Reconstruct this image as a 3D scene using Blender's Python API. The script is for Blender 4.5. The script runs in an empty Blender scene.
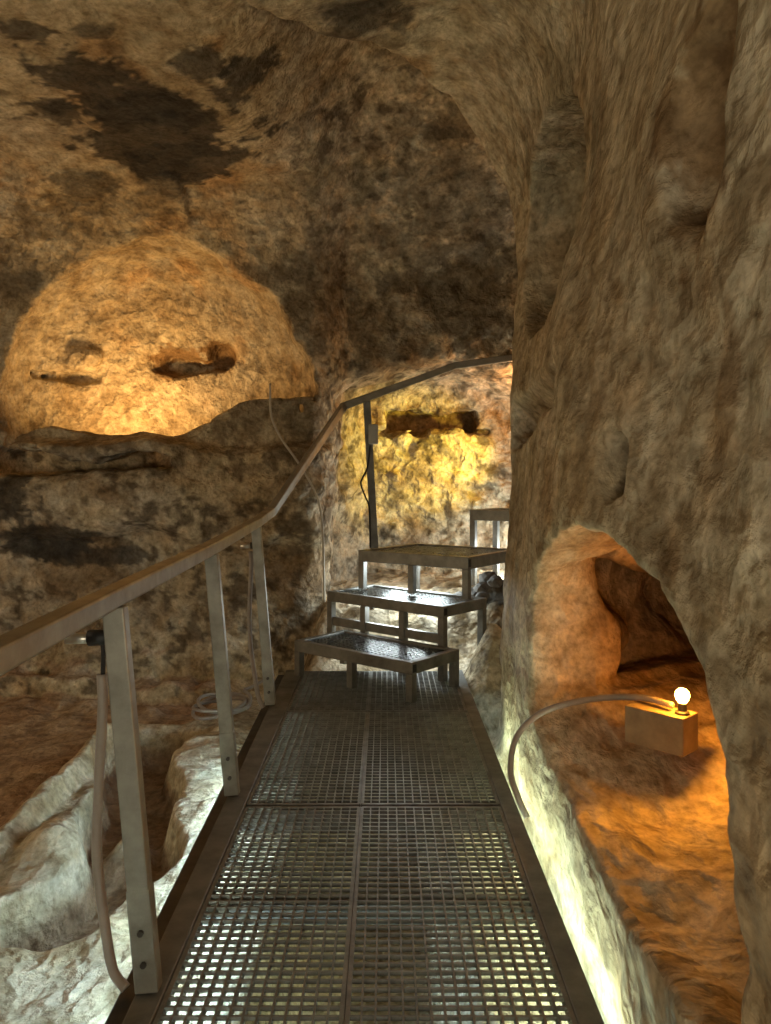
import bpy, bmesh, math, random
import numpy as np
from mathutils import Vector, Matrix

sc = bpy.context.scene
COL = sc.collection
rng = np.random.default_rng(7)
random.seed(7)

# ------------------------------------------------------------------ camera
EYE = 1.30
cam_d = bpy.data.cameras.new('camera')
cam_d.sensor_fit = 'VERTICAL'
cam_d.sensor_height = 24.0
cam_d.lens = 773.0 / 1024.0 * 24.0
cam_d.shift_y = -32.0 / 1024.0
cam_d.clip_start = 0.02
cam = bpy.data.objects.new('camera', cam_d)
COL.objects.link(cam)
cam.location = (0, 0, EYE)
cam.rotation_euler = (math.pi / 2, 0, 0)
sc.camera = cam

sc.view_settings.view_transform = 'Standard'
sc.view_settings.look = 'None'
sc.view_settings.gamma = 1.0
sc.view_settings.use_curve_mapping = False
sc.view_settings.exposure = 0.0


# ------------------------------------------------------------------ materials
def new_mat(name):
    m = bpy.data.materials.new(name)
    m.use_nodes = True
    return m, m.node_tree, m.node_tree.nodes['Principled BSDF']


def metal_mat(name, rgb, rough=0.42, metallic=0.75, dirt=0.5, scale=9.0):
    m, nt, b = new_mat(name)
    tc = nt.nodes.new('ShaderNodeTexCoord')
    n = nt.nodes.new('ShaderNodeTexNoise')
    n.inputs['Scale'].default_value = scale
    n.inputs['Detail'].default_value = 6
    n.inputs['Roughness'].default_value = 0.65
    nt.links.new(tc.outputs['Object'], n.inputs['Vector'])
    r = nt.nodes.new('ShaderNodeValToRGB')
    r.color_ramp.elements[0].position = 0.3
    r.color_ramp.elements[0].color = tuple(c * (1 - dirt) for c in rgb) + (1,)
    r.color_ramp.elements[1].position = 0.65
    r.color_ramp.elements[1].color = tuple(rgb) + (1,)
    nt.links.new(n.outputs['Fac'], r.inputs['Fac'])
    nt.links.new(r.outputs['Color'], b.inputs['Base Color'])
    mr = nt.nodes.new('ShaderNodeMapRange')
    mr.inputs['To Min'].default_value = rough + 0.18
    mr.inputs['To Max'].default_value = rough - 0.08
    nt.links.new(n.outputs['Fac'], mr.inputs['Value'])
    nt.links.new(mr.outputs['Result'], b.inputs['Roughness'])
    b.inputs['Metallic'].default_value = metallic
    return m


def plain_mat(name, rgb, rough=0.5, metallic=0.0, var=0.25, scale=14.0):
    return metal_mat(name, rgb, rough, metallic, var, scale)


def emit_mat(name, rgb, strength):
    m, nt, b = new_mat(name)
    b.inputs['Base Color'].default_value = (0.8, 0.8, 0.8, 1)
    b.inputs['Emission Color'].default_value = tuple(rgb) + (1,)
    b.inputs['Emission Strength'].default_value = strength
    return m


def rock_mat(name, streak=0.0, bump=0.7, crack=0.5):
    m, nt, b = new_mat(name)
    L = nt.links.new
    at = nt.nodes.new('ShaderNodeAttribute')
    at.attribute_name = 'Col'
    tc = nt.nodes.new('ShaderNodeTexCoord')
    mp = nt.nodes.new('ShaderNodeMapping')
    mp.inputs['Scale'].default_value = (1, 1 - 0.45 * (streak > 0), 1 - 0.8 * streak)
    L(tc.outputs['Object'], mp.inputs['Vector'])

    def noise(scale, detail=8, rough=0.62, dist=0.0, src=mp):
        n = nt.nodes.new('ShaderNodeTexNoise')
        n.inputs['Scale'].default_value = scale
        n.inputs['Detail'].default_value = detail
        n.inputs['Roughness'].default_value = rough
        n.inputs['Distortion'].default_value = dist
        L(src.outputs[0] if src is mp else src.outputs['Object'], n.inputs['Vector'])
        return n

    def math_(op, a, bb):
        n = nt.nodes.new('ShaderNodeMath')
        n.operation = op
        for i, v in enumerate((a, bb)):
            if isinstance(v, (int, float)):
                n.inputs[i].default_value = v
            else:
                L(v, n.inputs[i])
        return n.outputs[0]

    n1 = noise(11, 5, 0.50, 0.2)
    n2 = noise(3.2, 4, 0.6, 0.4)
    n3 = noise(38, 4, 0.6, 0.0)
    nc = noise(4.2, 5, 0.6, 0.5)
    vo = nt.nodes.new('ShaderNodeTexVoronoi')
    vo.feature = 'SMOOTH_F1'
    vo.inputs['Scale'].default_value = 13
    vo.inputs['Smoothness'].default_value = 0.35
    wv = nt.nodes.new('ShaderNodeVectorMath')
    wv.operation = 'ADD'
    sc_ = nt.nodes.new('ShaderNodeVectorMath')
    sc_.operation = 'SCALE'
    sc_.inputs['Scale'].default_value = 0.14
    L(n1.outputs['Color'], sc_.inputs[0])
    L(mp.outputs[0], wv.inputs[0])
    L(sc_.outputs[0], wv.inputs[1])
    L(wv.outputs[0], vo.inputs['Vector'])

    def ramp(src, stops):
        r = nt.nodes.new('ShaderNodeValToRGB')
        e = r.color_ramp.elements
        while len(e) < len(stops):
            e.new(0.5)
        for el, (p, c) in zip(e, stops):
            el.position = p
            el.color = c + (1,)
        L(src, r.inputs['Fac'])
        return r.outputs['Color']

    def mul(a, bb):
        m_ = nt.nodes.new('ShaderNodeMixRGB')
        m_.blend_type = 'MULTIPLY'
        m_.inputs['Fac'].default_value = 1.0
        L(a, m_.inputs['Color1'])
        L(bb, m_.inputs['Color2'])
        return m_.outputs[0]
    # colour: attribute times mineral mottling, fine grain and thin dark cracks
    c = mul(at.outputs['Color'], ramp(n1.outputs['Fac'], [(0.30, (0.62, 0.57, 0.50)), (0.48, (0.96, 0.95, 0.93)), (0.70, (1.28, 1.28, 1.27))]))
    c = mul(c, ramp(n2.outputs['Fac'], [(0.36, (0.80, 0.72, 0.62)), (0.62, (1.1, 1.1, 1.1))]))
    c = mul(c, ramp(n3.outputs['Fac'], [(0.32, (0.70, 0.68, 0.63)), (0.50, (1.0, 1.0, 1.0)), (0.68, (1.22, 1.22, 1.21))]))
    ab = math_('ABSOLUTE', math_('SUBTRACT', nc.outputs['Fac'], 0.5), 0)
    c = mul(c, ramp(ab, [(0.0, (1 - crack, 1 - crack * 1.05, 1 - crack * 1.1)), (0.022, (1.0, 1.0, 1.0))]))
    L(c, b.inputs['Base Color'])
    h = math_('ADD', math_('MULTIPLY', n1.outputs['Fac'], 0.06), math_('MULTIPLY', n3.outputs['Fac'], 0.006))
    h = math_('ADD', h, math_('MULTIPLY', vo.outputs['Distance'], 0.045))
    h = math_('ADD', h, math_('MULTIPLY', math_('MINIMUM', ab, 0.03), 1.2 * crack))
    bp = nt.nodes.new('ShaderNodeBump')
    bp.inputs['Strength'].default_value = bump
    bp.inputs['Distance'].default_value = 1.0
    L(h, bp.inputs['Height'])
    L(bp.outputs['Normal'], b.inputs['Normal'])
    b.inputs['Roughness'].default_value = 0.82
    b.inputs['Specular IOR Level'].default_value = 0.25
    return m


M_rock = rock_mat('limestone', 0.0, 0.65, 0.15)
M_rock_r = rock_mat('limestone_tooled', 0.10, 0.6, 0.0)
M_floor = rock_mat('limestone_floor', 0.0, 0.6, 0.05)
M_step = metal_mat('grey_step_steel', (0.27, 0.262, 0.235), 0.40, 0.6, 0.45)
M_tread = metal_mat('tread_steel', (0.42, 0.42, 0.40), 0.24, 1.0, 0.4, 16)
M_steel = metal_mat('galvanised_steel', (0.37, 0.36, 0.315), 0.42, 0.55, 0.45)
M_steel_dk = metal_mat('weathered_steel', (0.20, 0.195, 0.175), 0.5, 0.2, 0.5)
M_rail = metal_mat('brushed_rail_steel', (0.35, 0.335, 0.29), 0.42, 0.55, 0.35)
M_grate = metal_mat('grating_steel', (0.25, 0.25, 0.235), 0.42, 0.2, 0.5, 16)
M_black = plain_mat('black_rubber', (0.012, 0.012, 0.013), 0.5)
M_conduit = plain_mat('grey_conduit', (0.36, 0.31, 0.27), 0.45)
M_greyplastic = plain_mat('grey_plastic', (0.42, 0.42, 0.38), 0.5)
M_cablewhite = plain_mat('pale_cable', (0.52, 0.47, 0.38), 0.5)
M_bolt = metal_mat('bolt_steel', (0.12, 0.11, 0.10), 0.4, 0.8, 0.4)
M_zinc = metal_mat('bright_zinc', (0.62, 0.6, 0.55), 0.28, 0.9, 0.2)
M_wood = plain_mat('painted_box', (0.40, 0.30, 0.17), 0.6, 0, 0.35)
M_led = emit_mat('led_white', (0.78, 1.0, 0.74), 29.0)
M_led_cool = emit_mat('led_cool_white', (0.56, 0.84, 1.0), 85.0)
M_bulb = emit_mat('bulb_amber', (1.0, 0.38, 0.035), 260.0)


# ------------------------------------------------------------------ object helpers
def thing(name, label, cat, loc=(0, 0, 0), group=None):
    o = bpy.data.objects.new(name, None)
    COL.objects.link(o)
    o.location = loc
    o['label'] = label
    o['category'] = cat
    if group:
        o['group'] = group
    return o


def tag(o, label, cat, group=None):
    o['label'] = label
    o['category'] = cat
    if group:
        o['group'] = group
    return o


def obj(name, bm, mat, parent=None, smooth=False, label=None):
    me = bpy.data.meshes.new(name)
    bmesh.ops.recalc_face_normals(bm, faces=bm.faces)
    if parent is not None:
        off = Vector(parent.location)
        for v in bm.verts:
            v.co -= off
    bm.to_mesh(me)
    bm.free()
    me.materials.append(mat)
    if smooth:
        for p in me.polygons:
            p.use_smooth = True
    o = bpy.data.objects.new(name, me)
    COL.objects.link(o)
    if parent is not None:
        o.parent = parent
    if label:
        o['label'] = label
    return o


def add_hexa(bm, pts):
    vs = [bm.verts.new(p) for p in pts]
    for f in ((0, 3, 2, 1), (4, 5, 6, 7), (0, 1, 5, 4), (1, 2, 6, 5), (2, 3, 7, 6), (3, 0, 4, 7)):
        bm.faces.new([vs[i] for i in f])


def add_box(bm, lo, hi):
    x0, y0, z0 = lo
    x1, y1, z1 = hi
    add_hexa(bm, [(x0, y0, z0), (x1, y0, z0), (x1, y1, z0), (x0, y1, z0),
                  (x0, y0, z1), (x1, y0, z1), (x1, y1, z1), (x0, y1, z1)])


def add_bar(bm, a, b, w, h, up=(0, 0, 1)):
    """rectangular bar from a to b, w across, h along 'up'"""
    a, b, up = Vector(a), Vector(b), Vector(up)
    d = (b - a).normalized()
    s = d.cross(up).normalized()
    u = s.cross(d).normalized()
    s = s * w / 2
    u = u * h / 2
    add_hexa(bm, [a - s - u, a + s - u, a + s + u, a - s + u, b - s - u, b + s - u, b + s + u, b - s + u])


def bevel(bm, w, seg=2):
    bmesh.ops.recalc_face_normals(bm, faces=bm.faces)
    bmesh.ops.bevel(bm, geom=[e for e in bm.edges if len(e.link_faces) == 2 and e.calc_face_angle(0) > 0.5],
                    offset=w, segments=seg, affect='EDGES', profile=0.5, clamp_overlap=True)


def smooth_path(pts, n=10):
    P = [Vector(p) for p in pts]
    out = []
    for i in range(len(P) - 1):
        p0 = P[i - 1] if i > 0 else P[0] * 2 - P[1]
        p1, p2 = P[i], P[i + 1]
        p3 = P[i + 2] if i + 2 < len(P) else P[-1] * 2 - P[-2]
        for k in range(n):
            t = k / n
            out.append(0.5 * ((2 * p1) + (p2 - p0) * t + (2 * p0 - 5 * p1 + 4 * p2 - p3) * t * t
                              + (3 * p1 - p0 - 3 * p2 + p3) * t ** 3))
    out.append(P[-1])
    return out


def add_tube(bm, path, r, seg=10, cap=True):
    P = [Vector(p) for p in path]
    rings = []
    ref = Vector((0.31, 0.22, 0.92)).normalized()
    for i, p in enumerate(P):
        d = (P[min(i + 1, len(P) - 1)] - P[max(i - 1, 0)]).normalized()
        s = d.cross(ref)
        if s.length < 1e-3:
            s = d.cross(Vector((1, 0, 0)))
        s.normalize()
        u = s.cross(d)
        rings.append([bm.verts.new(p + (s * math.cos(2 * math.pi * k / seg) + u * math.sin(2 * math.pi * k / seg)) * r)
                      for k in range(seg)])
    for a, b in zip(rings, rings[1:]):
        for k in range(seg):
            bm.faces.new([a[k], a[(k + 1) % seg], b[(k + 1) % seg], b[k]])
    if cap:
        bm.faces.new(rings[0][::-1])
        bm.faces.new(rings[-1])


def add_rect_sweep(bm, path, w, h):
    """mitred rectangular tube along a polyline, long face upright"""
    P = [Vector(p) for p in path]
    rings = []
    for i, p in enumerate(P):
        d0 = (P[i] - P[i - 1]).normalized() if i else (P[1] - P[0]).normalized()
        d1 = (P[i + 1] - P[i]).normalized() if i + 1 < len(P) else d0
        d = (d0 + d1).normalized()
        s = d.cross(Vector((0, 0, 1))).normalized()
        u = s.cross(d).normalized()
        k = 1.0 / max(0.6, d.dot(d1))
        rings.append([bm.verts.new(p + s * (a * w / 2) + u * (b * h / 2 * k)) for a, b in ((-1, -1), (1, -1), (1, 1), (-1, 1))])
    for a, b in zip(rings, rings[1:]):
        for k in range(4):
            bm.faces.new([a[k], a[(k + 1) % 4], b[(k + 1) % 4], b[k]])
    bm.faces.new(rings[0][::-1])
    bm.faces.new(rings[-1])


def add_lathe(bm, prof, c, seg=20):
    c = Vector(c)
    rings = []
    for r, z in prof:
        rings.append([bm.verts.new(c + Vector((max(r, 1e-4) * math.cos(2 * math.pi * k / seg), max(r, 1e-4) * math.sin(2 * math.pi * k / seg), z)))
                      for k in range(seg)])
    for a, b in zip(rings, rings[1:]):
        for k in range(seg):
            bm.faces.new([a[k], a[(k + 1) % seg], b[(k + 1) % seg], b[k]])
    bm.faces.new(rings[0][::-1])
    bm.faces.new(rings[-1])


# ------------------------------------------------------------------ the rock: a carved distance field turned into a mesh
def axis(*segs):
    out = [segs[0][0]]
    for a, b, st in segs:
        n = max(1, round((b - a) / st))
        out += list(a + (b - a) * np.arange(1, n + 1) / n)
    return np.array(out, np.float32)


AX = axis((-4.3, -0.9, 0.03), (-0.9, 0.2, 0.028), (0.2, 1.62, 0.02), (1.62, 2.6, 0.045))
AY = axis((-1.6, 0.9, 0.06), (0.9, 4.6, 0.021), (4.6, 7.5, 0.022), (7.5, 7.9, 0.05))
AZ = axis((-0.85, -0.4, 0.04), (-0.4, 2.0, 0.021), (2.0, 4.4, 0.028))
X = AX[:, None, None]
Y = AY[None, :, None]
Z = AZ[None, None, :]


def sstep(a, b, x):
    t = np.clip((x - a) / (b - a), 0, 1)
    return t * t * (3 - 2 * t)


def smax(a, b, k):
    h = np.clip(k - np.abs(a - b), 0, None) / k
    return np.maximum(a, b) + h * h * k * 0.25


def smin(a, b, k):
    return -smax(-a, -b, k)


def weights(ax, period, n, off):
    """cubic b-spline weights from a random lattice onto an axis"""
    W = np.zeros((len(ax), n), np.float32)
    t = (ax - ax[0]) / period + 1.0 + off
    i = np.floor(t).astype(int)
    f = (t - i).astype(np.float32)
    w = [(1 - f) ** 3 / 6, (3 * f ** 3 - 6 * f ** 2 + 4) / 6, (-3 * f ** 3 + 3 * f ** 2 + 3 * f + 1) / 6, f ** 3 / 6]
    r = np.arange(len(ax))
    for k in range(4):
        W[r, np.clip(i + k - 1, 0, n - 1)] += w[k]
    return W


def grid_noise(px, py, pz, rng=rng):
    ws = []
    for ax, p in ((AX, px), (AY, py), (AZ, pz)):
        n = int((ax[-1] - ax[0]) / p) + 6
        ws.append(weights(ax, p, n, rng.random()))
    lat = rng.standard_normal([w.shape[1] for w in ws]).astype(np.float32)
    a = np.tensordot(ws[0], lat, (1, 0))
    a = np.tensordot(a, ws[1], (1, 1))          # x, z, y
    a = np.tensordot(a, ws[2], (1, 1))          # x, y, z
    return a * 1.9


def poly_sdf(px, py, poly):
    d = np.full(np.broadcast(px, py).shape, 1e9, np.float32)
    s = np.ones_like(d)
    n = len(poly)
    for i in range(n):
        ax_, ay_ = poly[i]
        bx_, by_ = poly[i - 1]
        ex, ey = bx_ - ax_, by_ - ay_
        wx, wy = px - ax_, py - ay_
        t = np.clip((wx * ex + wy * ey) / (ex * ex + ey * ey), 0, 1)
        d = np.minimum(d, (wx - ex * t) ** 2 + (wy - ey * t) ** 2)
        c1, c2, c3 = py >= ay_, py < by_, ex * wy > ey * wx
        flip = (c1 & c2 & c3) | (~c1 & ~c2 & ~c3)
        s = np.where(flip, -s, s)
    return (s * np.sqrt(d)).astype(np.float32)


def wall_right_x(y, z):
    return 0.575 + 0.038 * (y - 1.8) + 0.055 * np.minimum(z, 2.6)


def build_field():
    xr = wall_right_x(Y, Z)
    # near chamber with a barrel-like roof flowing out of the right wall
    zA = 3.62 + 0.05 * np.sin(X * 1.7 + 0.4) - 0.05 * (Y - 3)
    dA = smax(X - xr, (Z - zA) * 0.9, 0.80)
    r2 = ((Y - 3.90) / 0.76) ** 2 + (np.abs(Z - 2.58) / 0.52) ** 2.4
    slot = 0.36 * np.clip(1 - r2, 0, 1) ** 0.30
    yend = 4.98 - 0.9 * sstep(0.75, -0.35, X) - 0.9 * sstep(-0.2, -1.2, X) + 0 * Z
    # back wall
    wob = 0.035 * np.sin(X * 2.7 + 1) + 0.025 * np.sin(X * 6.1)
    prof = 6.1 - (0.15 + wob) * sstep(0.76 + 2 * wob, 0.92 + 2 * wob, Z) * sstep(1.63 + wob, 1.54 + wob, Z) - 0.07 * sstep(1.0, 1.2, Z) * sstep(1.38, 1.25, Z) + 0.06 * sstep(0.9, 0.3, Z) - 0.10 * sstep(0.05, -0.25, Z)
    yb = prof + 0.42 * sstep(-0.62, -0.22, X) + 0 * X
    yb = yb - 0.9 * np.clip(Z - 2.9, 0, None) ** 1.4
    zB = 3.62 + 1.0 * sstep(-1.0, 0.35, X) - 0.05 * (Y - 3)
    dBk = smax(smax(Y - yb, (Z - zB), 0.55), X - 2.5, 0.3)
    # chamber (everything left of the right wall) and the passage running off behind it
    dChamber = smax(dA, Y - yb, 0.5)

    dPass = np.maximum(dBk, yend - Y)
    d = smin(np.where(X < -1.5, dChamber, np.maximum(dA - slot, Y - yb)), dPass, 0.10)
    del dBk
    # recess with the yellow light
    rec = poly_sdf(X[:, :, 0] + 0 * Y[:, :, 0], Y[:, :, 0] + 0 * X[:, :, 0],
                   [(-0.46, 5.9), (-0.44, 6.9), (-0.2, 7.25), (1.1, 7.3), (2.3, 7.0), (2.3, 5.9)])[:, :, None]
    ztop = 2.22 + 0.12 * np.sin(X * 2.2 + 0.5) - 0.5 * sstep(6.3, 7.4, Y) * 0.35
    rec = smax(rec, Z - ztop, 0.25)
    d = smin(d, rec, 0.06)
    # arched niche on the left part of the back wall
    ex, ez = (X + 1.82) / 1.24, (Z - 1.80) / 1.36
    ey = (Y - 6.0) / 0.95
    q = np.sqrt(ex ** 2 + ez ** 2 + np.abs(ey) ** 3.2 + 1e-6)
    nic = (q - 1.0) * 0.95
    nic = smax(nic, 1.60 - Z, 0.05)
    zp = 1.69 + 0.32 * sstep(-1.75, -0.9, X) + 0.05 * sstep(-2.4, -2.8, X) + 0.02 * np.sin(X * 9)
    par = np.maximum(Z - zp, np.abs(Y - 6.08) - 0.17)
    nic = smax(nic, -par, 0.05)
    d = smin(d, nic, 0.03)
    # dark slot under that niche, ledge
    slot = np.maximum(np.maximum(np.abs(X + 2.35) - 0.72, np.abs(Z - 1.43 - 0.03 * np.sin(X * 6)) - 0.06), np.abs(Y - 6.1) - 0.38)
    d = smin(d, slot, 0.05)
    # hollows in the niche wall
    for cx, cy, cz, rx, ry, rz in ((-1.83, 6.86, 2.33, 0.24, 0.26, 0.10), (-1.45, 6.80, 2.40, 0.15, 0.30, 0.15),
                                   (-1.62, 6.85, 2.33, 0.24, 0.20, 0.07), (-2.66, 6.62, 2.20, 0.20, 0.2, 0.05)):
        e = (np.sqrt(((X - cx) / rx) ** 2 + ((Y - cy) / ry) ** 2 + ((Z - cz) / rz) ** 2) - 1) * min(rx, rz)
        d = smin(d, e, 0.03)
    lump = (np.sqrt(((X + 2.70) / 0.24) ** 2 + ((Y - 6.74) / 0.16) ** 2 + ((Z - 2.36) / 0.14) ** 2) - 1) * 0.14
    d = smax(d, -lump, 0.04)
    # oblong slot in the yellow wall
    s2 = np.maximum(np.maximum(np.abs(X - 0.43) - 0.42, np.abs(Z - 1.86) - 0.10), np.abs(Y - 7.2) - 0.42)
    d = smin(d, s2, 0.04)
    s3 = np.maximum(np.maximum(np.abs(X - 0.40) - 0.58, np.abs(Z - 1.745) - 0.02), np.abs(Y - 7.2) - 0.2)
    d = smin(d, s3, 0.03)
    # arched tomb opening in the right wall
    P = [(3.47, 0.33), (3.47, 0.78), (3.36, 0.92), (3.14, 1.05), (2.85, 1.15), (2.60, 1.19), (2.4, 1.16), (2.02, 1.02), (1.68, 0.91), (1.36, 0.76),
         (1.14, 0.59), (1.10, 0.45), (1.25, 0.30), (1.52, 0.18), (1.89, 0.10), (2.27, 0.08), (2.87, 0.1), (3.4, 0.2)]
    tomb2 = poly_sdf(Y[0] + 0 * Z[0], Z[0] + 0 * Y[0], P)[None]
    tomb = smax(smax(tomb2 + 0.04 * sstep(0.7, 1.5, X), X - 1.52, 0.2), 0.3 - X, 0.1)
    tf = 0.20 + 0.24 * np.clip(X - 0.66, 0, 1) + 0.05 * np.sin(Y * 4 + 1) * sstep(0.7, 0.9, X) + 0.10 * sstep(2.0, 1.4, Y) + 0.07 * sstep(3.0, 3.45, Y)
    tomb = smax(tomb, tf - Z, 0.05)
    rh = np.random.default_rng(5)
    hol = np.maximum(np.maximum(np.abs(X - 1.42 + 0.08 * np.sin(Z * 9)) - 0.44, np.abs(Y - 3.5) - 0.45 + 0.2 * np.clip(Z - 0.7, 0, 1)), np.abs(Z - 0.62) - 0.38)
    hol = hol + grid_noise(0.25, 0.25, 0.25, rh) * 0.08 + grid_noise(0.11, 0.11, 0.11, rh) * 0.04
    tomb = smin(tomb, smax(hol, tf - Z, 0.05), 0.14)
    d = smin(d, tomb, 0.025)
    # other hollows of the right wall: tall slot, top pocket, small hole, wedge shelf
    def ell(cy, cz, ry, rz, dep, xo=0.0, p=2.0):
        cxx = wall_right_x(cy, cz) + xo
        return (np.sqrt(((X - cxx) / dep) ** 2 + np.abs((Y - cy) / ry) ** p + np.abs((Z - cz) / rz) ** p) - 1) * min(dep, ry, rz)
    d = smin(d, ell(1.76, 2.10, 0.17, 0.21, 0.14, 0.0, 2.4), 0.03)
    d = smin(d, ell(1.62, 2.22, 0.09, 0.12, 0.11, 0.0, 2.0), 0.04)
    d = smin(d, ell(2.34, 1.33, 0.10, 0.105, 0.22, 0.0, 2.0), 0.02)
    shx = wall_right_x(Y, Z) + 0.22 * np.clip((1.82 - Z) / 0.20, 0, 1) - 0.03
    shelf = np.maximum(np.maximum(np.abs(Y - 3.98) - 0.86, (1.54 - 0.04 * (Y - 4)) - Z), np.maximum(np.maximum(X - shx, Z - 1.82), 0.5 - X))
    d = smin(d, shelf, 0.02)
    # floor with grave trenches
    zf = -0.28 + 0.02 * np.sin(X * 3 + Y) + 0 * Z
    tx = X + 0.09 * np.sin(Y * 3.1 + 0.5) + 0.05 * np.sin(Y * 7.3) + 0.10 * (Y - 3.8)
    zf = zf - 0.24 * sstep(-1.02, -1.10, tx) * sstep(-1.50, -1.42, tx) * sstep(2.65, 2.78, Y) * sstep(5.0, 4.8, Y)
    zf = zf - 0.12 * np.maximum(sstep(-1.74, -1.86, X), sstep(5.0, 5.3, Y) * sstep(-1.2, -1.4, X)) * sstep(5.86, 5.80, Y) * sstep(2.8, 3.2, Y)
    zf = zf + 0.10 * np.exp(-(((X + 1.45) / 0.16) ** 2 + ((Y - 3.35) / 0.22) ** 2))
    zf = zf + 0.07 * np.exp(-(((X + 1.2) / 0.10) ** 2 + ((Y - 3.62) / 0.12) ** 2)) * 2.2
    zf = zf - 0.34 * sstep(-0.42, -0.26, X) * sstep(0.30, 0.14, X) * sstep(4.5, 4.2, Y)  # made-up trough under the walkway, shaped to keep its middle dark
    zf = zf + 0.11 * sstep(-1.58, -1.66, X) * sstep(-1.78, -1.68, X) * sstep(5.0, 4.6, Y)
    zf = zf + (0.66 * sstep(5.2, 6.05, Y) + 0.05 * sstep(6, 7.2, Y)) * sstep(-0.75, -0.45, X)
    zf = zf + 0.62 * np.exp(-(((X - 0.74) / 0.22) ** 2 + ((Y - 5.25) / 0.25) ** 2)) * sstep(4.7, 5.0, Y) + 0.26 * np.exp(-(((X - 0.92) / 0.25) ** 2 + ((Y - 5.85) / 0.25) ** 2))
    d = smax(d, zf - Z, 0.07)
    # natural roughness; the far dark rock is rougher than the tooled right wall
    rough = 0.60 + 0.25 * sstep(5.2, 5.8, Y) * sstep(1.75, 1.6, Z) + 0.65 * sstep(-0.9, 0.1, X) * sstep(4.9, 5.6, Y) + 0.25 * sstep(1.8, 0.5, Z) * sstep(5.2, 5.8, Y)
    flat = 1 - 0.25 * sstep(-0.1, -0.22, Z) * sstep(-0.9, -0.6, X) * sstep(5.5, 5.0, Y)
    d = d + grid_noise(1.1, 1.1, 1.1) * 0.034 * flat
    d += grid_noise(0.42, 0.42, 0.42) * 0.020 * flat * (1 + 0.6 * sstep(5.0, 5.6, Y))
    right = sstep(0.35, 0.6, X) * sstep(5.2, 4.9, Y)
    g = grid_noise(0.20, 0.20, 0.20)
    d += (np.abs(g) - 0.6) * 0.030 * rough * flat * (1 - 0.6 * right)
    d += grid_noise(0.20, 0.24, 0.30) * 0.006 * right + grid_noise(0.28, 0.28, 0.34) * 0.008 * right
    g = grid_noise(0.095, 0.095, 0.095)
    rf = np.random.default_rng(17)
    fis = np.exp(-(grid_noise(0.42, 0.42, 0.42, rf) / 0.10) ** 2) * np.clip(grid_noise(0.8, 0.8, 0.8, rf) + 0.2, 0, 1)
    d -= fis * 0.075 * sstep(-0.4, -0.05, X) * sstep(5.0, 5.6, Y) * sstep(1.0, 1.5, Z)
    fis = np.exp(-(grid_noise(0.5, 0.5, 0.30, rf) / 0.09) ** 2) * np.clip(grid_noise(0.7, 0.7, 0.7, rf) + 0.1, 0, 1)
    d -= fis * 0.05 * sstep(-0.3, -0.6, X) * sstep(5.5, 5.8, Y) * sstep(1.7, 1.5, Z)
    d += (np.abs(g) - 0.6) * 0.022 * rough * (1 - 0.55 * right)
    d += grid_noise(0.06, 0.06, 0.06) * 0.0095 * rough * (1 - 0.4 * right)
    return d.astype(np.float32)


def surface_nets(d):
    """vertices and quads of the zero surface of d on the AX, AY, AZ grid (air is negative)"""
    s = d < 0
    nx, ny, nz = d.shape
    cnt = np.zeros((nx - 1, ny - 1, nz - 1), np.int8)
    for i in (0, 1):
        for j in (0, 1):
            for k in (0, 1):
                cnt += s[i:nx - 1 + i, j:ny - 1 + j, k:nz - 1 + k]
    act = (cnt > 0) & (cnt < 8)
    ci, cj, ck = np.nonzero(act)
    idx = np.full(act.shape, -1, np.int32)
    idx[ci, cj, ck] = np.arange(len(ci))
    pos = np.zeros((len(ci), 3))
    num = np.zeros(len(ci))
    corners = [(i, j, k) for i in (0, 1) for j in (0, 1) for k in (0, 1)]
    for a in corners:
        for ax in range(3):
            if a[ax]:
                continue
            b = list(a)
            b[ax] = 1
            da = d[ci + a[0], cj + a[1], ck + a[2]]
            db = d[ci + b[0], cj + b[1], ck + b[2]]
            m = (da < 0) != (db < 0)
            t = np.where(m, da / np.where(m, da - db, 1), 0)
            pa = np.stack([AX[ci + a[0]], AY[cj + a[1]], AZ[ck + a[2]]], 1)
            pb = np.stack([AX[ci + b[0]], AY[cj + b[1]], AZ[ck + b[2]]], 1)
            pos += np.where(m[:, None], pa + (pb - pa) * t[:, None], 0)
            num += m
    pos /= num[:, None]
    quads = []
    for ax in range(3):
        sl0 = [slice(1, -1)] * 3
        sl1 = [slice(1, -1)] * 3
        sl0[ax] = slice(0, -1)
        sl1[ax] = slice(1, None)
        a, b = s[tuple(sl0)], s[tuple(sl1)]
        for flip, mask in ((0, a & ~b), (1, ~a & b)):
            e = np.array(np.nonzero(mask)).T
            if not len(e):
                continue
            e = e + np.array([0 if q == ax else 1 for q in range(3)])
            o1, o2 = (ax + 1) % 3, (ax + 2) % 3
            cs = []
            for p, q in ((0, 0), (1, 0), (1, 1), (0, 1)):
                c = e.copy()
                c[:, o1] -= 1 - p
                c[:, o2] -= 1 - q
                cs.append(idx[c[:, 0], c[:, 1], c[:, 2]])
            qd = np.stack(cs, 1)
            # air is below along +axis when a is air: the normal must look to the air
            quads.append(qd[:, ::-1] if flip == 0 else qd)
    return pos, np.concatenate(quads)


def vert_noise(p, period, seed):
    r = np.random.default_rng(seed)
    T = r.standard_normal((64, 64, 64)).astype(np.float32)
    q = p / np.array(period) + 100.37
    i = np.floor(q).astype(int)
    f = q - i
    f = f * f * (3 - 2 * f)
    out = 0
    for a in (0, 1):
        for b in (0, 1):
            for c in (0, 1):
                w = (f[:, 0] if a else 1 - f[:, 0]) * (f[:, 1] if b else 1 - f[:, 1]) * (f[:, 2] if c else 1 - f[:, 2])
                out = out + w * T[(i[:, 0] + a) % 64, (i[:, 1] + b) % 64, (i[:, 2] + c) % 64]
    return out


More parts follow.
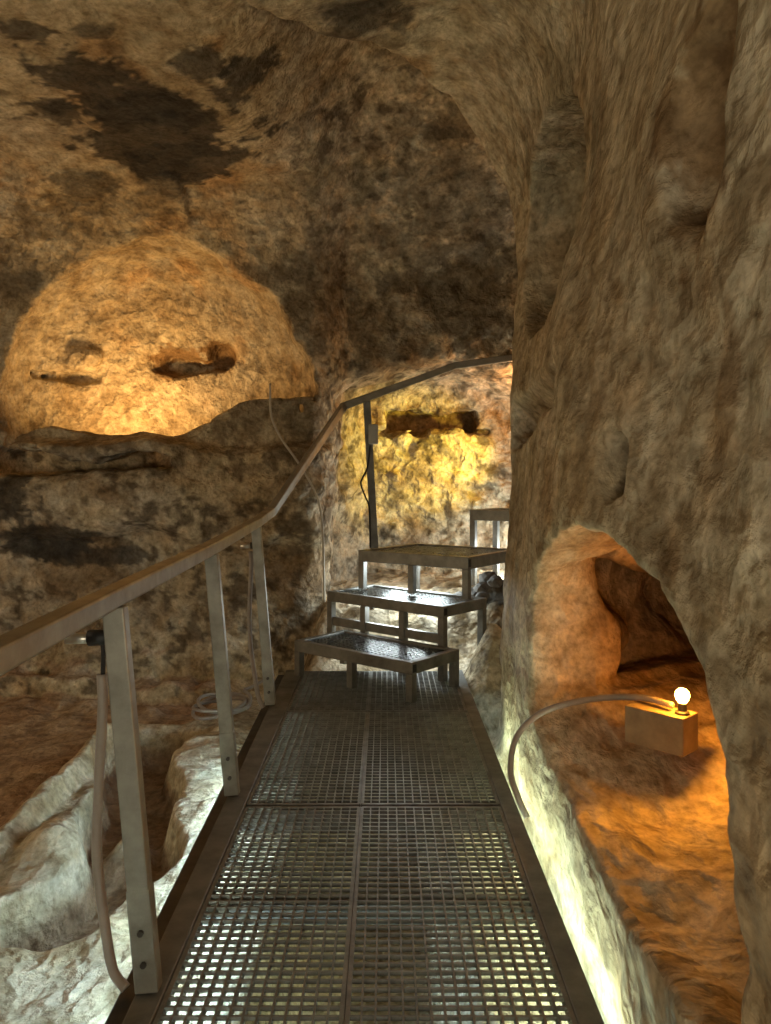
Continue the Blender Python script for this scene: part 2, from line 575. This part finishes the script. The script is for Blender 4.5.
def fbm(p, period, seed, octs=4, gain=0.55):
    out, amp = 0, 1.0
    per = np.array(period, float) if np.ndim(period) else np.array([period] * 3, float)
    for k in range(octs):
        out = out + amp * vert_noise(p, per, seed + k)
        amp *= gain
        per = per / 2
    return out


SOOT, CRUST_AND_SHADE, OLIVE, RUST_AND_SHADE = (0.045, 0.040, 0.033), (0.19, 0.155, 0.105), (0.30, 0.27, 0.19), (0.20, 0.115, 0.045)
STAINS_AND_SHADE = [  # (centre, radii, tint, strength)
    ((-1.64, 4.6, 3.56), (0.45, 0.32, 0.25), SOOT, 0.9), ((-1.45, 4.99, 3.52), (0.5, 0.42, 0.25), SOOT, 0.9),
    ((-1.24, 5.35, 3.5), (0.33, 0.3, 0.25), SOOT, 0.9), ((-2.0, 4.76, 3.57), (0.22, 0.2, 0.2), SOOT, 0.8),
    ((-0.77, 4.54, 3.64), (0.28, 0.22, 0.25), SOOT, 0.85), ((-1.02, 4.25, 3.6), (0.16, 0.2, 0.2), SOOT, 0.8),
    ((-2.07, 5.59, 3.44), (0.28, 0.13, 0.2), SOOT, 0.7), ((-1.83, 3.97, 3.61), (0.10, 0.07, 0.12), SOOT, 0.8),
    ((-1.5, 3.98, 3.62), (0.09, 0.06, 0.12), SOOT, 0.7), ((-0.05, 3.9, 3.59), (0.2, 0.15, 0.2), SOOT, 0.7),
    ((-0.2, 3.77, 3.6), (0.16, 0.08, 0.12), SOOT, 0.6),
    ((-2.56, 5.91, 3.25), (0.42, 0.25, 0.2), CRUST_AND_SHADE, 0.75), ((-2.97, 6.11, 3.02), (0.2, 0.2, 0.3), CRUST_AND_SHADE, 0.75),
    ((-1.75, 5.76, 3.35), (0.5, 0.15, 0.12), CRUST_AND_SHADE, 0.6), ((-0.55, 6.14, 2.73), (0.2, 0.2, 0.5), CRUST_AND_SHADE, 0.5),
    ((-0.32, 6.18, 3.06), (0.48, 0.3, 0.35), CRUST_AND_SHADE, 0.45), ((0.43, 6.05, 3.49), (0.55, 0.7, 0.6), CRUST_AND_SHADE, 0.7),
    ((0.75, 6.49, 2.81), (0.35, 0.3, 0.55), CRUST_AND_SHADE, 0.8), ((0.2, 6.46, 2.64), (0.5, 0.3, 0.35), CRUST_AND_SHADE, 0.5),
    ((-0.3, 5.78, 3.54), (0.45, 0.33, 0.26), OLIVE, 0.6),
    ((-2.93, 6.12, 1.12), (0.2, 0.3, 0.2), SOOT, 0.85), ((-2.66, 6.15, 0.84), (0.45, 0.3, 0.13), SOOT, 0.85),
    ((-2.19, 6.14, 0.70), (0.42, 0.3, 0.09), SOOT, 0.8), ((-0.68, 6.15, 1.78), (0.2, 0.2, 0.3), CRUST_AND_SHADE, 0.7),
    ((-1.83, 6.95, 2.33), (0.28, 0.16, 0.12), RUST_AND_SHADE, 0.85), ((-1.45, 6.98, 2.40), (0.17, 0.2, 0.16), RUST_AND_SHADE, 0.85),  # depth shadow of the niche hollows painted brown
    ((0.83, 1.95, 2.2), (0.2, 0.28, 0.27), RUST_AND_SHADE, 0.1), ((0.82, 1.76, 2.10), (0.2, 0.19, 0.23), RUST_AND_SHADE, 0.75), ((0.84, 2.36, 1.29), (0.18, 0.16, 0.11), CRUST_AND_SHADE, 0.85), ((0.92, 5.85, 0.55), (0.3, 0.35, 0.25), SOOT, 0.9), ((1.02, 3.95, 2.65), (0.26, 0.75, 0.7), OLIVE, 0.75),  # includes the small hole, its shaded inside painted dark
    ((0.7, 1.61, 1.53), (0.1, 0.06, 0.2), RUST_AND_SHADE, 0.55), ((0.92, 4.1, 1.58), (0.2, 0.95, 0.08), RUST_AND_SHADE, 0.85),  # second entry tints the wedge shelf brown
    ((0.69, 2.49, 1.72), (0.1, 0.1, 0.3), RUST_AND_SHADE, 0.35), ((0.45, 7.5, 1.86), (0.5, 0.3, 0.16), RUST_AND_SHADE, 0.8),  # second entry paints the shadow in the yellow wall's slot
    ((-0.3, 4.1, 3.6), (0.4, 0.12, 0.2), CRUST_AND_SHADE, 0.5),
]


def rock_colour(p, n):
    tan = np.array([0.47, 0.395, 0.265])
    grey = np.array([0.40, 0.36, 0.285])
    dark = np.array([0.145, 0.110, 0.070])
    ochre = np.array([0.44, 0.26, 0.105])
    pale = np.array([0.64, 0.56, 0.43])
    x, y, z = p[:, 0], p[:, 1], p[:, 2]

    def mix(c, t, m):
        return c * (1 - m[:, None]) + t * m[:, None]
    c = np.tile(tan, (len(p), 1))
    a = fbm(p, 0.9, 11)
    b = fbm(p, 0.35, 21)
    e = fbm(p, 0.14, 31)
    right = sstep(0.4, 0.6, x) * sstep(5.2, 4.9, y)
    st = fbm(p, (0.16, 0.16, 1.1), 41)
    c = mix(c, grey, sstep(-0.2, 1.0, a) * 0.8)
    c = mix(c, ochre, sstep(0.5, 1.6, b) * 0.55)
    c = mix(c, pale, sstep(0.5, 1.8, e) * 0.45)
    c = mix(c, ochre, right * sstep(0.5, 1.7, st) * 0.3)
    c = mix(c, pale, right * sstep(0.5, 1.8, -st) * 0.4)
    c = mix(c, dark, sstep(0.9, 1.9, -e + 0.3 * b) * 0.55)
    c = mix(c, (grey + pale) / 2, right * 0.35)
    # weathered dark crust around the corner of the far rock and under the left niche
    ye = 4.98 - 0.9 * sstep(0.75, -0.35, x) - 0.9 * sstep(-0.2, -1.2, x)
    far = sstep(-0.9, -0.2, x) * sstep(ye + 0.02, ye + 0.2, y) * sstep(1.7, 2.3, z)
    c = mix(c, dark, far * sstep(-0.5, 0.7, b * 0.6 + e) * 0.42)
    sp = fbm(p, 0.085, 61, 3, 0.7)
    back = sstep(4.6, 5.4, y)
    back = back * np.maximum(sstep(-1.0, -0.4, x), sstep(1.7, 1.5, z))
    sp = sp + 0.7 * vert_noise(p, (0.16, 0.16, 0.16), 77)
    c = mix(c, pale * np.array([0.98, 0.90, 0.80]), back * sstep(0.35, 1.1, sp) * (0.8 - 0.4 * sstep(1.7, 1.5, z) * sstep(-0.3, -0.6, x)))
    c = mix(c, dark * 0.7, back * sstep(0.4, 1.1, -sp) * 0.8)
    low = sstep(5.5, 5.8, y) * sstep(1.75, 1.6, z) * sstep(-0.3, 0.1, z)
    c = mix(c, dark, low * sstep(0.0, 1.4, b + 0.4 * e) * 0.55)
    c = mix(c, dark * 1.3, sstep(-0.5, 0.6, e + 0.4 * b) * 0.7 * sstep(1.99, 1.9, z) * sstep(1.3, 1.4, z) * sstep(-0.5, -0.6, x) * sstep(6.4, 6.2, y) * sstep(5.6, 5.8, y))  # niche parapet front painted dark, its silhouette shade put into the colour
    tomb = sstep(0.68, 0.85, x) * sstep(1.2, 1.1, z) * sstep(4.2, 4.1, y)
    c = mix(c, ochre * 0.95, tomb * 0.75)  # amber glow inside the tomb put into the colour as ochre
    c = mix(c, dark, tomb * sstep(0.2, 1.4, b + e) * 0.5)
    c = mix(c, dark, tomb * sstep(3.42, 3.6, y) * 0.6)  # shadow in the tomb's back hollow painted dark
    c = mix(c, pale, sstep(0.62, 0.66, x) * sstep(0.98, 0.86, x) * sstep(3.0, 3.3, y) * sstep(4.2, 4.1, y) * sstep(1.3, 1.1, z) * sstep(0.35, 0.45, z) * 0.95)  # white light on the tomb's far reveal painted pale
    fl = sstep(0.45, 0.75, n[:, 2]) * sstep(0.5, 0.2, z)
    c = mix(c, mix(np.tile(pale, (len(p), 1)) * 0.95, tan, sstep(0.0, 1.4, b)), fl * 0.85)
    red_brown = np.array([0.33, 0.205, 0.125])
    c = mix(c, red_brown, fl * np.maximum(sstep(-1.72, -1.85, x) * sstep(3.0, 3.4, y), sstep(5.0, 5.3, y) * sstep(-1.1, -1.3, x)) * (0.55 + 0.3 * sstep(-0.5, 0.8, b)))  # reddish brown over the far left floor
    c = mix(c, red_brown * 0.8, sstep(-0.38, -0.46, z) * sstep(-0.9, -1.0, x) * 0.8)  # darker brown on the trench bottoms
    for cen, rad, tint, k in STAINS_AND_SHADE:
        q = (p - np.array(cen)) / np.array(rad)
        r = np.sqrt((q ** 2).sum(1))
        near = r < 2.2
        if not near.any():
            continue
        pn = p[near]
        v = 1.03 - r[near] + 0.35 * fbm(pn, 0.30, 51, 6, 0.72)
        m = np.zeros(len(p))
        m[near] = sstep(-0.08, 0.16, v) * k
        c = mix(c, np.array(tint), m)
    return np.clip(c, 0.01, 0.95)


def build_rock():
    d = build_field()
    # one-cell margin of solid rock, but open behind the camera
    for sl in ((0, None, None), (-1, None, None), (None, -1, None), (None, None, 0), (None, None, -1)):
        d[tuple(slice(None) if q is None else q for q in sl)] = 0.05
    v, f = surface_nets(d)
    del d
    t0, t1, t2, t3 = (v[f[:, k]] for k in range(4))
    fn = np.cross(t2 - t0, t3 - t1)
    vn = np.zeros_like(v)
    for k in range(4):
        np.add.at(vn, f[:, k], fn)
    vn /= np.linalg.norm(vn, axis=1)[:, None] + 1e-9
    fn /= np.linalg.norm(fn, axis=1)[:, None] + 1e-9
    c = (t0 + t1 + t2 + t3) / 4
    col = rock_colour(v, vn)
    x, y, z = c.T
    xr = wall_right_x(y, z)
    isfl = (fn[:, 2] > 0.55) & (z < 0.62) & ((x < 0.64) | (y > 5.2)) | ((z < -0.16) & (y < 5.6) & (x < 0.55))
    isfl |= (y > 5.0) & (y < 7.0) & (x > -0.44) & (z < 0.56)
    isright = ~isfl & (x > xr - 0.16) & (y < 5.3) & (z < 3.0)
    isceil = ~isfl & ~isright & ((z > 3.05) & (y < 5.6) | (z > 3.45))
    isleft = ~isfl & ~isright & ~isceil & (x < -4.1)
    isback = ~(isfl | isright | isceil | isleft)
    for name, m, mat in (('floor', isfl, M_floor), ('wall_right', isright, M_rock_r), ('ceiling', isceil, M_rock),
                         ('wall_left', isleft, M_rock), ('wall_back', isback, M_rock)):
        q = f[m]
        if not len(q):
            continue
        used, inv = np.unique(q, return_inverse=True)
        inv = inv.reshape(q.shape)
        me = bpy.data.meshes.new(name)
        me.vertices.add(len(used))
        me.vertices.foreach_set('co', v[used].astype(np.float32).ravel())
        me.loops.add(inv.size)
        me.loops.foreach_set('vertex_index', inv.astype(np.int32).ravel())
        me.polygons.add(len(inv))
        me.polygons.foreach_set('loop_start', np.arange(0, inv.size, 4, dtype=np.int32))
        me.update(calc_edges=True)
        me.polygons.foreach_set('use_smooth', np.ones(len(inv), bool))
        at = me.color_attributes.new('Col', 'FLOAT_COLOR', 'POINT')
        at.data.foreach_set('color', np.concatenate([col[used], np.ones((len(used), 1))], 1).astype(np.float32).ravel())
        me.normals_split_custom_set_from_vertices(vn[used].astype(np.float32).tolist())
        me.materials.append(mat)
        o = bpy.data.objects.new(name, me)
        COL.objects.link(o)
        o['kind'] = 'structure'


build_rock()


# ------------------------------------------------------------------ walkway
Y0, Y1 = 0.35, 5.30


def left_x(y, base):       # the left beam runs a little off parallel
    return base - 0.014 * (y - 1.85)


fr = thing('walkway_frame', 'long steel walkway frame of side beams carrying the floor gratings', 'walkway frame', (0, 0, 0))
bm = bmesh.new()
add_box(bm, (0.462, Y0, -0.075), (0.525, Y1, 0.0))
bevel(bm, 0.004)
obj('side_beam', bm, M_steel_dk, fr, label='side beam by the right rock wall')
bm = bmesh.new()
for a, b in ((Y0, Y1),):
    add_hexa(bm, [(left_x(a, -0.632), a, -0.075), (-0.562, a, -0.075), (-0.562, b, -0.075), (left_x(b, -0.632), b, -0.075),
                  (left_x(a, -0.632), a, 0.0), (-0.562, a, 0.0), (-0.562, b, 0.0), (left_x(b, -0.632), b, 0.0)])
bevel(bm, 0.004)
obj('side_beam', bm, M_steel_dk, fr, label='side beam under the railing posts')
bm = bmesh.new()
a, b = Y0, Y1
add_hexa(bm, [(left_x(a, -0.69), a, -0.085), (left_x(a, -0.634), a, -0.085), (left_x(b, -0.634), b, -0.085), (left_x(b, -0.69), b, -0.085),
              (left_x(a, -0.69), a, -0.035), (left_x(a, -0.634), a, -0.035), (left_x(b, -0.634), b, -0.035), (left_x(b, -0.69), b, -0.035)])
bevel(bm, 0.003)
obj('outer_rail', bm, M_bolt, fr)
for yc, w in ((0.8, 0.06), (2.46, 0.07), (3.10, 0.05), (4.37, 0.08), (5.2, 0.06)):
    bm = bmesh.new()
    add_box(bm, (-0.57, yc - w / 2, -0.095), (0.462, yc + w / 2, -0.034))
    obj('cross_beam', bm, M_steel_dk, fr)
for yc in (1.25, 3.10, 5.0):
    for xx in (left_x(yc, -0.60), 0.49):
        bm = bmesh.new()
        add_box(bm, (xx - 0.02, yc - 0.02, -0.32), (xx + 0.02, yc + 0.02, -0.07))
        obj('support_leg', bm, M_steel_dk, fr)


def grating_mesh(x0, x1, y0, y1, pitch=0.0345, zt=-0.004):
    bm = bmesh.new()
    ym = (y0 + y1) / 2
    nx = max(2, round((x1 - x0) / pitch))
    ny = max(2, round((y1 - y0) / pitch))
    for i in range(nx + 1):
        xx = x0 + (x1 - x0) * i / nx
        t = 0.006 if i in (0, nx) else 0.0026
        add_box(bm, (xx - t, y0, zt - 0.028), (xx + t, y1, zt))
    for j in range(ny + 1):
        yy = y0 + (y1 - y0) * j / ny
        t = 0.006 if j in (0, ny) else 0.0030
        dz = 0.028 if j in (0, ny) else 0.011
        add_box(bm, (x0, yy - t, zt - dz), (x1, yy + t, zt - 0.0006))
    return bm


panels = [(0.40, 3.09, 'nearest'), (3.11, 4.35, 'middle'), (4.37, 5.28, 'far')]
for y0, y1, w in panels:
    for side in (0, 1):
        x0, x1 = ((-0.553, -0.107), (-0.093, 0.4545))[side]
        o = obj('grating_panel', grating_mesh(x0, x1, y0 + 0.006, y1 - 0.006), M_grate)
        txt = {('nearest', 0): 'longest steel floor grating panel, nearest on the railing side',
               ('nearest', 1): 'longest steel floor grating panel, nearest on the rock wall side',
               ('middle', 0): 'steel floor grating panel halfway along the walkway, railing side',
               ('middle', 1): 'steel floor grating panel halfway along the walkway, rock wall side',
               ('far', 0): 'dark floor grating panel under the lowest step, railing side',
               ('far', 1): 'dark floor grating panel beside the lowest step, rock wall side'}[(w, side)]
        tag(o, txt, 'grating', 'floor grating panels of the walkway')

# led strips slung under the outer edges of the frame
bm = bmesh.new()
add_tube(bm, [(0.535, 0.6, -0.105), (0.540, 2.5, -0.105), (0.545, 4.35, -0.105)], 0.011, 10)
tag(obj('led_strip', bm, M_led, smooth=True), 'glowing white light strip between walkway and right rock wall', 'light strip')
bm = bmesh.new()
add_tube(bm, [(left_x(0.6, -0.672), 0.6, -0.108), (left_x(4.3, -0.672), 4.3, -0.108)], 0.010, 10)
tag(obj('led_strip', bm, M_led_cool, smooth=True), 'white light strip under the railing side of the walkway', 'light strip')

# ------------------------------------------------------------------ railing
RAIL = [(-0.655, 0.45, 0.975), (-0.70, 1.97, 1.0), (-0.725, 3.19, 1.018), (-0.745, 4.47, 1.055), (-0.705, 4.78, 1.105), (-0.312, 5.80, 1.855),
        (0.535, 6.0, 2.185), (1.05, 6.06, 2.265)]
rl = thing('railing', 'steel handrail on slim posts along the left of the walkway and stairs', 'railing', (-0.62, 1.97, 0))
bm = bmesh.new()
add_rect_sweep(bm, RAIL, 0.052, 0.052)
bevel(bm, 0.007)
obj('handrail', bm, M_rail, rl)
posts = [((-0.60, 0.70, 0.004), (-0.66, 0.70, 0.955)), ((-0.603, 1.97, 0.004), (-0.69, 1.97, 0.977)),
         ((-0.632, 3.19, 0.004), (-0.718, 3.19, 0.994)), ((-0.665, 4.47, 0.004), (-0.748, 4.47, 1.03)),
         ((-0.082, 5.90, 0.780), (-0.142, 5.86, 1.90))]
for i, (a, b) in enumerate(posts):
    bm = bmesh.new()
    add_bar(bm, a, b, 0.046, 0.040, (1, 0, 0)) if False else add_bar(bm, a, b, 0.040, 0.056, (1, 0, 0))
    bevel(bm, 0.004)
    post = obj('post', bm, M_steel if i < 4 else M_steel_dk, rl)
    if i < 4:
        A, B = Vector(a), Vector(b)
        d = (B - A).normalized()
        bm = bmesh.new()
        add_bar(bm, A, A + d * 0.26, 0.043, 0.060, (1, 0, 0))
        bevel(bm, 0.003)
        sl = obj('sleeve', bm, M_steel, rl)
        for h in (0.075, 0.155):
            bm = bmesh.new()
            c = A + d * h
            add_tube(bm, [c + Vector((0, -0.020, 0)), c + Vector((0, -0.0295, 0))], 0.008, 8)
            obj('bolt', bm, M_bolt, rl)
# junction box on the stair post, small clamps on the others
bm = bmesh.new()
add_box(bm, (-0.128, 5.80, 1.57), (-0.055, 5.87, 1.72))
bevel(bm, 0.008)
obj('junction_box', bm, M_greyplastic, rl)
for (px, py, pz) in ((-0.79, 2.02, 0.895), (-0.80, 4.50, 0.925)):
    bm = bmesh.new()
    add_tube(bm, [(px - 0.045, py, pz - 0.01), (px + 0.03, py, pz - 0.008)], 0.014, 12)
    cl = obj('cable_clamp', bm, M_zinc, rl, True)
    bm = bmesh.new()
    add_tube(bm, [(px + 0.015, py, pz - 0.008), (px + 0.075, py, pz - 0.004)], 0.021, 12)
    obj('clamp_collar', bm, M_black, rl, True)

# ------------------------------------------------------------------ steps
def step_unit(name_label, fr_, fl_, top, depth, legs_to, rail_h=0.072, mids=1, tread_dark=False, back_beam=None):
    A, B = Vector((fr_[0], fr_[1], 0)), Vector((fl_[0], fl_[1], 0))
    u = (B - A)
    Ln = u.length
    u.normalize()
    v = Vector((-u.y, u.x, 0))
    if v.y < 0:
        v = -v

    def W(a, b, z):
        return A + u * a + v * b + Vector((0, 0, z))
    t = thing('metal_step', name_label, 'step', tuple(W(0, 0, legs_to[0])), 'metal stair steps')
    w = 0.045
    zc = top - rail_h / 2
    for nm, p, q in (('front_beam', (0, w / 2), (Ln, w / 2)), ('back_beam', (w + 0.001, depth - w / 2), (Ln - w - 0.001, depth - w / 2)),
                     ('end_beam', (w / 2, w + 0.001), (w / 2, depth)), ('end_beam', (Ln - w / 2, w + 0.001), (Ln - w / 2, depth))):
        bm = bmesh.new()
        add_bar(bm, W(p[0], p[1], zc), W(q[0], q[1], zc), w, rail_h)
        bevel(bm, 0.004)
        obj(nm, bm, M_step, t)
    # flat black plate painting the dark inside of the front tube's open end
    bm = bmesh.new()
    c = W(-0.0005, w / 2, zc)
    add_bar(bm, c, c - u * 0.003, w * 0.72, rail_h * 0.62)
    obj('dark_tube_end', bm, M_black, t)
    c2 = W(w / 2, -0.0005, zc)
    # tread grating set inside the frame
    bm = bmesh.new()
    pitch = 0.034
    na = max(2, round((Ln - 2 * w) / pitch))
    nb = max(2, round((depth - 2 * w) / pitch))
    zt = top - 0.012
    for i in range(na + 1):
        a = w + (Ln - 2 * w) * i / na
        add_bar(bm, W(a, w, zt - 0.006), W(a, depth - w, zt - 0.006), 0.004, 0.012)
    for j in range(nb + 1):
        b = w + (depth - 2 * w) * j / nb
        add_bar(bm, W(w, b, zt - 0.014), W(Ln - w, b, zt - 0.014), 0.005, 0.028)
    obj('tread_grating', bm, M_tread, t)
    lw = 0.048
    spots = [(lw / 2, lw / 2, legs_to[0]), (Ln - lw / 2, lw / 2, legs_to[1]), (lw / 2, depth - lw / 2, legs_to[2]), (Ln - lw / 2, depth - lw / 2, legs_to[3])]
    for m in range(mids):
        spots.append((Ln * (m + 1) / (mids + 1), lw / 2, (legs_to[0] + legs_to[1]) / 2))
    for a, b, zb in spots:
        bm = bmesh.new()
        add_bar(bm, W(a, b, zb), W(a, b, top - rail_h), lw, lw, u)
        bevel(bm, 0.004)
        obj('leg', bm, M_step, t)
    return t, W, Ln


s1, W1, L1 = step_unit('lowest metal step, standing on the walkway grating', (0.154, 4.50), (-0.607, 5.14), 0.235, 0.485, (0.0, 0.0, 0.0, 0.0))
s2, W2, L2 = step_unit('middle metal step, between the lowest step and the landing', (0.372, 4.97), (-0.43, 5.67), 0.485, 0.50, (0.0, 0.0, 0.10, 0.30), mids=2)
s3, W3, L3 = step_unit('wide metal landing under the stair post, above the middle step', (0.56, 5.25), (-0.205, 5.80), 0.775, 0.78, (0.486, 0.486, 0.30, 0.30), rail_h=0.085, mids=1)
# extra crossbeam closing the riser between lowest and middle step
bm = bmesh.new()
add_bar(bm, W2(0.05, 0.024, 0.27), W2(L2 - 0.05, 0.024, 0.27), 0.03, 0.06)
obj('riser_beam', bm, M_step, s2)
for k in (0.22, 0.78):
    bm = bmesh.new()
    add_bar(bm, W2(L2 * k, 0.2, 0.20), W2(L2 * k, 0.2, 0.41), 0.05, 0.03)
    obj('strut', bm, M_step, s2)
s4, W4, L4 = step_unit('highest metal step at the right, half hidden behind the rock wall edge', (1.42, 5.92), (0.70, 6.44), 1.055, 0.45, (0.35, 0.36, 0.35, 0.35), rail_h=0.09, mids=0)

# ------------------------------------------------------------------ cables
def cable(name, pts, r, mat, label, cat='cable', seg=8, n=10):
    bm = bmesh.new()
    add_tube(bm, smooth_path(pts, n), r, seg)
    return tag(obj(name, bm, mat, smooth=True), label, cat)


cable('conduit', [(-0.745, 2.03, 0.79), (-0.743, 2.03, 0.70), (-0.760, 2.05, 0.50), (-0.765, 2.05, 0.30), (-0.735, 2.03, 0.12), (-0.712, 2.02, 0.02), (-0.672, 2.0, -0.016)], 0.0135, M_conduit,
      'pinkish grey conduit hanging beside the nearest railing post', 'conduit')
cable('cable', [(-0.745, 2.02, 0.885), (-0.738, 2.02, 0.86), (-0.742, 2.03, 0.79)], 0.006, M_black, 'short black cable above the conduit at the nearest post')
cable('conduit', [(-0.785, 4.5, 0.882), (-0.785, 4.52, 0.80), (-0.795, 4.52, 0.55), (-0.79, 4.52, 0.35), (-0.765, 4.50, 0.18), (-0.735, 4.48, 0.04), (-0.705, 4.47, -0.016)], 0.013, M_conduit,
      'grey conduit looping down beside the far railing post', 'conduit')
coil = []
for k in range(64):
    a = k / 64 * 2 * math.pi * 3.2
    rr = 0.15 + 0.018 * math.sin(a * 0.7)
    coil.append((-1.10 + rr * 1.15 * math.cos(a), 5.20 + rr * 1.5 * math.sin(a), -0.235 + 0.008 * k / 10 + 0.025 * math.sin(a * 1.3)))
coil.append((-0.95, 5.45, -0.16))
coil.append((-0.80, 5.55, -0.10))
bm = bmesh.new()
add_tube(bm, smooth_path(coil, 3), 0.012, 8)
tag(obj('coiled_conduit', bm, M_conduit, smooth=True), 'coil of grey conduit lying on the rock floor behind the railing', 'conduit')
cable('cable', [(-0.90, 6.02, 2.05), (-0.88, 5.95, 1.80), (-0.80, 5.93, 1.62), (-0.66, 5.92, 1.42), (-0.53, 5.94, 1.18), (-0.485, 5.94, 0.95), (-0.475, 5.95, 0.6), (-0.47, 5.95, 0.36)],
      0.009, M_cablewhite, 'thin pale cable running down the rock pier left of the stairs')
cable('cable', [(-0.115, 5.845, 1.56), (-0.135, 5.835, 1.40), (-0.17, 5.82, 1.32), (-0.185, 5.82, 1.27), (-0.155, 5.835, 1.18), (-0.125, 5.85, 1.10), (-0.118, 5.86, 0.92), (-0.115, 5.86, 0.785)],
      0.007, M_black, 'dark cable clipped to the stair post below its grey box')
cable('conduit', [(1.05, 2.83, 0.475), (0.97, 2.95, 0.47), (0.83, 3.12, 0.415), (0.66, 3.22, 0.335), (0.545, 3.20, 0.24), (0.505, 3.12, 0.13), (0.522, 3.06, 0.05), (0.553, 3.02, -0.02)],
      0.0125, M_conduit, 'grey conduit arching from the amber lamp down to the walkway edge', 'conduit', 10, 14)

# ------------------------------------------------------------------ amber lamp in the tomb opening
lp = thing('floor_lamp', 'small amber lamp on a box glowing inside the right wall opening', 'lamp', (1.07, 2.78, 0.36))
R = Matrix.Rotation(math.radians(-47), 4, 'Z')
bm = bmesh.new()
add_box(bm, (-0.23, 0.0, -0.05), (0.0, 0.12, 0.088))
bevel(bm, 0.006)
bm.transform(Matrix.Translation((1.055, 2.74, 0.365)) @ R)
obj('box', bm, M_wood, lp)
bm = bmesh.new()
add_lathe(bm, [(0.0, 0), (0.026, 0), (0.026, 0.008), (0.016, 0.012), (0.016, 0.04), (0.0, 0.04)], (1.075, 2.80, 0.4535))
obj('socket', bm, M_bolt, lp)
bm = bmesh.new()
add_lathe(bm, [(0.0, 0.0), (0.012, 0.001), (0.021, 0.012), (0.026, 0.028), (0.022, 0.043), (0.012, 0.052), (0.0, 0.054)], (1.075, 2.80, 0.4915))
obj('bulb', bm, M_bulb, lp, True)

# ------------------------------------------------------------------ rubble by the landing
def stone(p, r, label):
    bm = bmesh.new()
    bmesh.ops.create_icosphere(bm, subdivisions=2, radius=r)
    k = Vector((random.random() * 9, random.random() * 9, random.random() * 9))
    from mathutils import noise as nz
    for v in bm.verts:
        n = v.co.normalized()
        v.co *= 1 + 0.35 * nz.noise(n * 1.3 + k) + 0.12 * nz.noise(n * 3.5 + k)
        v.co.z *= 0.7
        v.co += Vector(p)
    o = obj('stone', bm, M_stone)
    tag(o, label, 'stone', 'loose stones beside the landing')


M_stone = plain_mat('dark_stone', (0.16, 0.14, 0.12), 0.8, 0, 0.6, 20)
for k, (px, py, pz, r) in enumerate([(0.72, 5.72, 0.50, 0.07), (0.80, 5.62, 0.56, 0.06), (0.66, 5.86, 0.44, 0.06), (0.78, 5.86, 0.55, 0.08), (0.57, 5.94, 0.40, 0.06), (0.47, 6.05, 0.39, 0.05), (0.70, 5.58, 0.46, 0.05)]):
    stone((px, py, pz), r, 'small dark loose stone in the heap under the landing by the wall edge')


# ------------------------------------------------------------------ lights
def light(name, kind, loc, energy, rgb, size=0.1, aim=None, **kw):
    d = bpy.data.lights.new(name, kind)
    d.energy = energy
    d.color = rgb
    if kind == 'AREA':
        d.size = size
        if 'size_y' in kw:
            d.shape = 'RECTANGLE'
            d.size_y = kw['size_y']
    else:
        d.shadow_soft_size = size
    if kind == 'SPOT':
        d.spot_size = kw.get('angle', 1.2)
        d.spot_blend = kw.get('blend', 0.6)
    o = bpy.data.objects.new(name, d)
    COL.objects.link(o)
    o.location = loc
    if aim is not None:
        o.rotation_euler = (Vector(aim) - Vector(loc)).to_track_quat('-Z', 'Y').to_euler()
    return o


light('niche_lamp', 'AREA', (-2.10, 6.42, 1.64), 19, (1.0, 0.57, 0.20), 0.7, aim=(-2.05, 6.75, 2.6), size_y=0.12)
light('recess_spotlight', 'SPOT', (1.45, 6.35, 1.35), 230, (1.0, 0.76, 0.10), 0.06, aim=(0.42, 7.2, 1.50), angle=1.05, blend=1.0)
light('recess_glow', 'POINT', (1.25, 6.6, 1.95), 18, (1.0, 0.50, 0.18), 0.08)
light('stair_lamp', 'AREA', (0.22, 5.95, 0.68), 13, (0.80, 0.95, 1.0), 0.5, aim=(0.18, 5.78, 0.3), size_y=0.2)
light('stair_lamp', 'POINT', (1.25, 6.75, 0.62), 30, (0.85, 0.97, 1.0), 0.05)
light('amber_lamp', 'SPOT', (1.075, 2.798, 0.530), 42, (1.0, 0.40, 0.04), 0.026, aim=(0.92, 1.75, 0.05), angle=2.3, blend=0.7)
light('stair_lamp', 'AREA', (0.05, 5.46, 0.39), 4, (0.85, 0.97, 1.0), 0.5, aim=(0.0, 5.35, 0.0), size_y=0.1)
light('stair_lamp', 'POINT', (0.10, 6.35, 0.655), 9, (0.85, 0.97, 1.0), 0.05)
light('chamber_fill', 'AREA', (-0.3, -1.0, 0.75), 31, (1.0, 0.89, 0.66), 0.8, aim=(-0.2, 3.0, 2.9))  # added unseen fill behind the camera for the general light
light('chamber_fill', 'POINT', (-3.85, 3.3, 0.92), 46, (1.0, 0.78, 0.50), 0.35)  # added unseen side light, low at the left, to bring out rock relief

w = bpy.data.worlds.new('world')
sc.world = w
w.use_nodes = True
w.node_tree.nodes['Background'].inputs[0].default_value = (1.0, 0.85, 0.65, 1)
w.node_tree.nodes['Background'].inputs[1].default_value = 0.07
